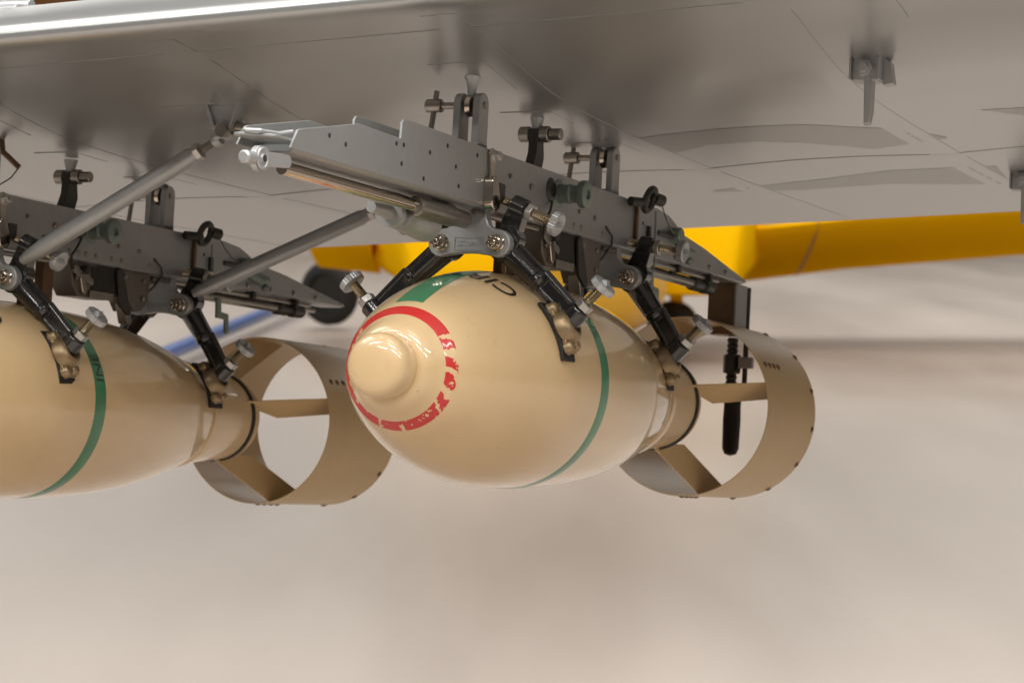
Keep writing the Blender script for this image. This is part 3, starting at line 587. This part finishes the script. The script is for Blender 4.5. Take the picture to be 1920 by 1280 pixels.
# ------------------------------------------------------------------ sway braces of the left rack
def brace(p0, p1, label, rad=.0115):
    e = thing('sway_brace', label, 'strut', (0, 0, 0), 'sway braces of the left rack')
    d = [b - a for a, b in zip(p0, p1)]; L = math.sqrt(sum(x * x for x in d)); d = [x / L for x in d]
    put('strut_tube', lathe(NB(), p0, d, [(.0, .006), (.012, rad * .8), (.035, rad), (L - .055, rad), (L - .050, rad * .85), (L - .045, rad * .85)], 24), M_SILVER, e)
    put('lock_nut', lathe(NB(), along(p0, d, L - .046), d, [(0, .0105), (.001, .0115), (.008, .0115), (.009, .010)], 6), M_NUT, e)
    put('threaded_end', thread(NB(), along(p0, d, L - .04), along(p0, d, L - .012), .0055), M_STEEL, e)
    f = NB(); q = along(p0, d, L)
    for k in (-.008, .008): lathe(f, along(p0, d, L - .018), d, [(0, .001), (.001, .0085), (.012, .0085)], 12) if k < 0 else tube(f, [along((p0[0] + .009, p0[1], p0[2]), d, L - .01), along((p0[0] + .009, p0[1], p0[2]), d, L + .014)], .0045, 8)
    tube(f, [along((p0[0] - .009, p0[1], p0[2]), d, L - .01), along((p0[0] - .009, p0[1], p0[2]), d, L + .014)], .0045, 8)
    put('fork_end', f, M_CAST, e, bevel=.0008)
    b = NB(); cyl(b, along((p0[0] - .018, p0[1], p0[2]), d, L + .008), along((p0[0] + .022, p0[1], p0[2]), d, L + .008), .0045, 12); cyl(b, along((p0[0] - .022, p0[1], p0[2]), d, L + .008), along((p0[0] - .014, p0[1], p0[2]), d, L + .008), .009, 6)
    put('fork_bolt', b, M_STEEL, e)
    return q
def wing_bracket(s, r, label):
    e = thing('strut_bracket', label, 'bracket', (0, 0, 0), 'strut brackets on the wing underside'); u = wing_u(s, r)
    b = NB(); prism(b, [(r - .028, u + .004), (r + .028, u + .004), (r + .012, u - .030), (r - .012, u - .030)], 'ru', s - .007, s - .003)
    for k in (-1, 1): prism(b, [(r + k * .027, u + .004), (r + k * .021, u + .004), (r + k * .006, u - .030), (r + k * .012, u - .030)], 'ru', s - .012, s + .012)
    put('flange', b, M_CAST, e, bevel=.001)
    b = NB(); sphere(b, (s, r, u - .030), .011); cyl(b, (s - .016, r, u - .028), (s + .016, r, u - .028), .0055, 10); put('swivel', b, M_CAST, e)
    b = NB(); cyl(b, (s, r + .010, u - .022), (s + .006, r + .040, u - .030), .006, 10); cyl(b, (s, r + .030, u - .028), (s + .003, r + .047, u - .033), .010, 6); cyl(b, (s + .02, r + .018, u - .030), (s + .026, r + .034, u - .034), .009, 6); put('clamp_bolt', b, M_STEEL, e)
    return (s, r, u - .036)
q = onwing(424, 200); b0 = wing_bracket(q[0], q[1], 'cast silver strut bracket beside the open front of the nearest rack')
brace((-.042, -.652, .131), b0, 'silver tubular brace running up to the left wing bracket')
b1 = wing_bracket(.50, -.385, 'strut bracket half hidden behind the front of the nearest rack')
brace((.388, -.652, .125), b1, 'grey tubular brace behind, rising towards the nearest rack')

# ------------------------------------------------------------------ small wing fittings on the right
def blade_fitting(s, r, label):
    e = thing('wing_fitting', label, 'fitting', (0, 0, 0), 'blade fittings under the wing'); u = wing_u(s, r)
    b = NB(); box(b, s - .002, s + .022, r - .0155, r + .0155, u - .026, u + .006); put('block', b, M_CAST, e, bevel=.0015)
    b = NB()
    for k in (-1, 1): box(b, s - .008, s + .02, r + k * .0165 - .0012, r + k * .0165 + .0012, u - .025, u + .006)
    put('cheek', b, M_CAST, e, bevel=.0005)
    put('hex_bolt', lathe(NB(), (s - .002, r, u - .012), (-1, 0, 0), [(0, .0125), (.0008, .0125), (.001, .0098), (.007, .0098), (.0075, .006), (.012, .0055), (.0125, 0)], 6), M_CAST, e, bevel=.0005)
    bl = NB(); prism(bl, [(s - .004, u - .020), (s + .018, u - .020), (s + .016, u - .060), (s + .006, u - .076), (s + .001, u - .074), (s - .002, u - .050)], 'su', r - .001, r + .007); put('blade', bl, M_CAST, e, bevel=.0015)
    b = NB(); prism(b, [(r + .017, u + .003), (r + .026, u - .004), (r + .030, u - .028), (r + .018, u - .030)], 'ru', s + .006, s + .022); put('clip', b, M_CAST, e, bevel=.001)
p = onwing(1625, 108); blade_fitting(p[0], p[1], 'grey bolted fitting with a pointed blade under the right of the wing')
p = onwing(1918, 322); blade_fitting(p[0], p[1], 'grey wing fitting cut off by the right edge of the picture')
# hanging pin with wire at the far left
e = thing('hanging_pin', 'small brown pin on a wire hanging below the wing, far left', 'pin')
p = onwing(2, 262); u0 = wing_u(*p)
put('pin', tube(NB(), [(p[0], p[1], u0 + .004), (p[0], p[1] + .004, u0 - .016), (p[0] + .008, p[1] + .026, u0 - .036)], .0042, 8), M_RUST, e)
put('wire', tube(NB(), [(p[0] + .008, p[1] + .026, u0 - .036), (p[0] + .008, p[1] + .014, u0 - .05), (p[0] + .006, p[1] - .006, u0 - .062), (p[0] + .004, p[1] - .03, u0 - .078), (p[0], p[1] - .06, u0 - .10)], .0009, 6), M_DARK, e)
# faded marking painted under the wing
def marking(name, outline_hi, outline_lo, n=60):
    def interp(P, t):
        x = t * (len(P) - 1); i = min(int(x), len(P) - 2); f = x - i; return (P[i][0] + (P[i + 1][0] - P[i][0]) * f, P[i][1] + (P[i + 1][1] - P[i][1]) * f)
    rows = []
    for k in range(n + 1):
        a, b = onwing(*interp(outline_hi, k / n)), onwing(*interp(outline_lo, k / n))
        rows.append([(a[0] + (b[0] - a[0]) * j / 10, a[1] + (b[1] - a[1]) * j / 10) for j in range(11)])
    bm = NB(); g = [[bm.verts.new(V(s, r, wing_u(s, r) - .0003)) for s, r in row] for row in rows]
    for q, w in zip(g[:-1], g[1:]):
        for k in range(10): bm.faces.new((q[k], q[k + 1], w[k + 1], w[k]))
    put(name, bm, M_DOPE_MARK, wing)
marking('faded_marking', [(1174, 261), (1260, 250), (1380, 238), (1500, 233), (1640, 239), (1720, 246), (1774, 256)], [(1190, 268), (1258, 288), (1330, 271), (1420, 265), (1520, 268), (1640, 279), (1776, 259)])
marking('faded_marking', [(1335, 357), (1500, 340), (1675, 319), (1780, 314), (1868, 311)], [(1345, 360), (1500, 356), (1675, 344), (1780, 345), (1898, 345)], 40)
marking('faded_marking', [(1840, 205), (1880, 203), (1960, 199)], [(1841, 206), (1890, 212), (1960, 219)], 12)

# ------------------------------------------------------------------ yellow aircraft far behind
ya = bpy.data.objects.new('yellow_aircraft', None); scene.collection.objects.link(ya); ya.location = (0, 0, 0)
tag(ya, 'bright yellow aircraft parked on the floor behind the racks', 'aircraft')
def loft(bm, secs):
    rows = [[bm.verts.new(p) for p in sec] for sec in secs]
    for q, w in zip(rows[:-1], rows[1:]):
        for k in range(len(q)): bm.faces.new((q[k], q[(k + 1) % len(q)], w[(k + 1) % len(w)], w[k]))
    bm.faces.new(rows[0]); bm.faces.new(rows[-1][::-1]); return bm
YD = 22.0
def wing_sec(x, z_le, chord, drop, th):
    # section in the y-z plane: leading edge towards the camera and high, trailing edge low and far
    pts = []
    for k in range(24):
        a = 2 * math.pi * k / 24; f = 0.5 - 0.5 * math.cos(a); t = th * math.sin(a) * (0.55 + 0.45 * (1 - f)) * (1 if math.sin(a) > 0 else .75)
        pts.append((x, YD - .9 + chord * f, z_le - drop * f + t))
    return pts
X = lambda px, y=YD: (px - 960) / FPX * y
def zpx(py, y): return pix(960, py, y).z
# outer panel right: its shaded underside faces us
put('outer_wing', loft(NB(), [wing_sec(X(1400), zpx(430, 21.1), 1.7, .52, .13), wing_sec(X(1600), zpx(408, 21.1), 1.65, .50, .125), wing_sec(X(2350), zpx(352, 21.1), 1.4, .46, .10)]), M_YELLOW, ya, ang=50)
put('outer_wing', loft(NB(), [wing_sec(X(705), zpx(452, 21.1), 1.7, .34, .12), wing_sec(X(590), zpx(440, 21.1), 1.6, .33, .12)]), M_YELLOW, ya, ang=50)
# centre section and fuselage belly
def body_sec(y, cx, cz, hw, hh, n=28, p=2.6):
    return [(cx + hw * math.copysign(abs(math.cos(2 * math.pi * k / n)) ** (2 / p), math.cos(2 * math.pi * k / n)), y, cz + hh * math.copysign(abs(math.sin(2 * math.pi * k / n)) ** (2 / p), math.sin(2 * math.pi * k / n))) for k in range(n)]
cxm = X(1062)
put('centre_section', loft(NB(), [body_sec(19.6, cxm, .62, 1.26, .06, p=7), body_sec(19.66, cxm, .66, 1.31, .12, p=7), body_sec(20.1, cxm, .82, 1.40, .28, p=7), body_sec(20.7, cxm, 1.02, 1.52, .46, p=7), body_sec(21.6, cxm, 1.27, 1.72, .70, p=7), body_sec(23.4, cxm, 1.35, 1.5, .55, p=7)]), M_YELLOW, ya, ang=50)
put('cowling', loft(NB(), [body_sec(18.4, X(1140, 18.4), zpx(520, 18.4), .10, .10), body_sec(18.45, X(1140, 18.4), zpx(522, 18.4), .28, .24), body_sec(18.7, X(1135, 18.7), zpx(520, 18.7), .46, .40), body_sec(19.4, X(1120, 19.4), zpx(505, 19.4), .56, .52), body_sec(20.6, X(1105, 20.6), zpx(480, 20.6), .66, .62)]), M_YELLOWG, ya, ang=50)
put('fuselage', loft(NB(), [body_sec(20.6, cxm, 1.75, .72, .75), body_sec(23, cxm, 1.85, .70, .80), body_sec(26, cxm + .3, 1.7, .4, .5), body_sec(29, cxm + .6, 1.6, .12, .2)]), M_YELLOW, ya, ang=50)
for k, px in enumerate((1510,)): put('panel_joint', loft(NB(), [[(q[0], q[1], q[2] * 1.0 + (.004 if q[2] > 1 else -.004)) for q in wing_sec(X(px) - .012, zpx(430 - (px - 1400) * .1122 if 0 else 430 - 22 * (px - 1400) / 200 if px < 1600 else 408 - 56 * (px - 1600) / 750, 21.1), 1.67, .51, .132)], wing_sec(X(px) + .012, zpx(430 - 22 * (px - 1400) / 200 if px < 1600 else 408 - 56 * (px - 1600) / 750, 21.1), 1.67, .51, .132)]), M_OAK, ya)
def wheel(px, py, y, rad, wd):
    bmw = NB(); c0 = pix(px, py, y); prof = [(-wd, rad * .62), (-wd, rad * .8), (-wd * .8, rad * .95), (-wd * .4, rad), (wd * .4, rad), (wd * .8, rad * .95), (wd, rad * .8), (wd, rad * .62), (-wd, rad * .62)]
    dx = Vector((.55, .83, 0)).normalized(); dz = Vector((0, 0, 1)); dyv = dx.cross(dz); G = []
    for t, q in prof: G.append([bmw.verts.new(c0 + dx * t + (dyv * math.cos(2 * math.pi * k / 32) + dz * math.sin(2 * math.pi * k / 32)) * q) for k in range(32)])
    for q, w in zip(G[:-1], G[1:]):
        for k in range(32): bmw.faces.new((q[k], q[(k + 1) % 32], w[(k + 1) % 32], w[k]))
    ty = put('wheel', bmw, M_TYRE, ya, ang=50)
    h = NB(); G = []
    for t, q in ((-wd * .7, .01), (-wd * .7, rad * .63), (wd * .7, rad * .63), (wd * .7, .01)): G.append([h.verts.new(c0 + dx * t + (dyv * math.cos(2 * math.pi * k / 24) + dz * math.sin(2 * math.pi * k / 24)) * q) for k in range(24)])
    for q, w in zip(G[:-1], G[1:]):
        for k in range(24): h.faces.new((q[k], q[(k + 1) % 24], w[(k + 1) % 24], w[k]))
    put('hub', h, M_DARK, ty)
    return c0
fl = onfloor(618, 616); wheel(618, 549, fl.y, .318, .10)
c1 = wheel(1262, 612, 20.2, .215, .09)
lg = NB()
for px, y in ((618, fl.y), (1268, 20.2)):
    q = pix(px, 545 if px < 900 else 610, y); wbox(lg, q.x - .05, q.x + .05, q.y - .05, q.y + .05, q.z, 1.25); put('gear_leg', lg, M_DARK if px < 900 else M_YELLOW, ya); lg = NB()
lg.free()
# blue tow bar on the floor
tb = bpy.data.objects.new('tow_bar', None); scene.collection.objects.link(tb); tag(tb, 'blue tow bar lying on the floor behind the left bomb', 'tow bar')
a0 = onfloor(250, 688, .12); a1 = onfloor(560, 562, .16)
def wtube(p0, p1, rad, n=12):
    bmx = NB(); d, x, y = basis(p1 - p0); G = [[bmx.verts.new(p + (x * math.cos(2 * math.pi * k / n) + y * math.sin(2 * math.pi * k / n)) * rad) for k in range(n)] for p in (p0, p1)]
    for k in range(n): bmx.faces.new((G[0][k], G[0][(k + 1) % n], G[1][(k + 1) % n], G[1][k]))
    bmx.faces.new(G[0]); bmx.faces.new(G[1][::-1]); return bmx
put('bar', wtube(a0, a1, .062), M_BLUE, tb)
put('hitch', wtube(a1 - Vector((.25, 0, .02)), a1 + Vector((.25, 0, -.02)), .05), M_BLUE, tb)
put('foot', wtube(Vector((a0.x, a0.y, 0)), a0, .04), M_BLUE, tb)

# foot of a wing strut on top of the leading edge, far left
e = thing('wing_strut', 'silver strut standing on the wing in the upper left corner', 'strut')
b = NB(); prism(b, hull([(-.10, .444, .012), (-.06, .450, .012)]), 'su', -.700, -.640); put('base', b, M_CAST, e, bevel=.002)
b = NB(); tube(b, [(-.08, -.69, .445), (-.08, -.705, .62)], .013, 12); cyl(b, (-.08, -.68, .456), (-.08, -.635, .456), .010, 12, .001); put('socket', b, M_WHITE, e)
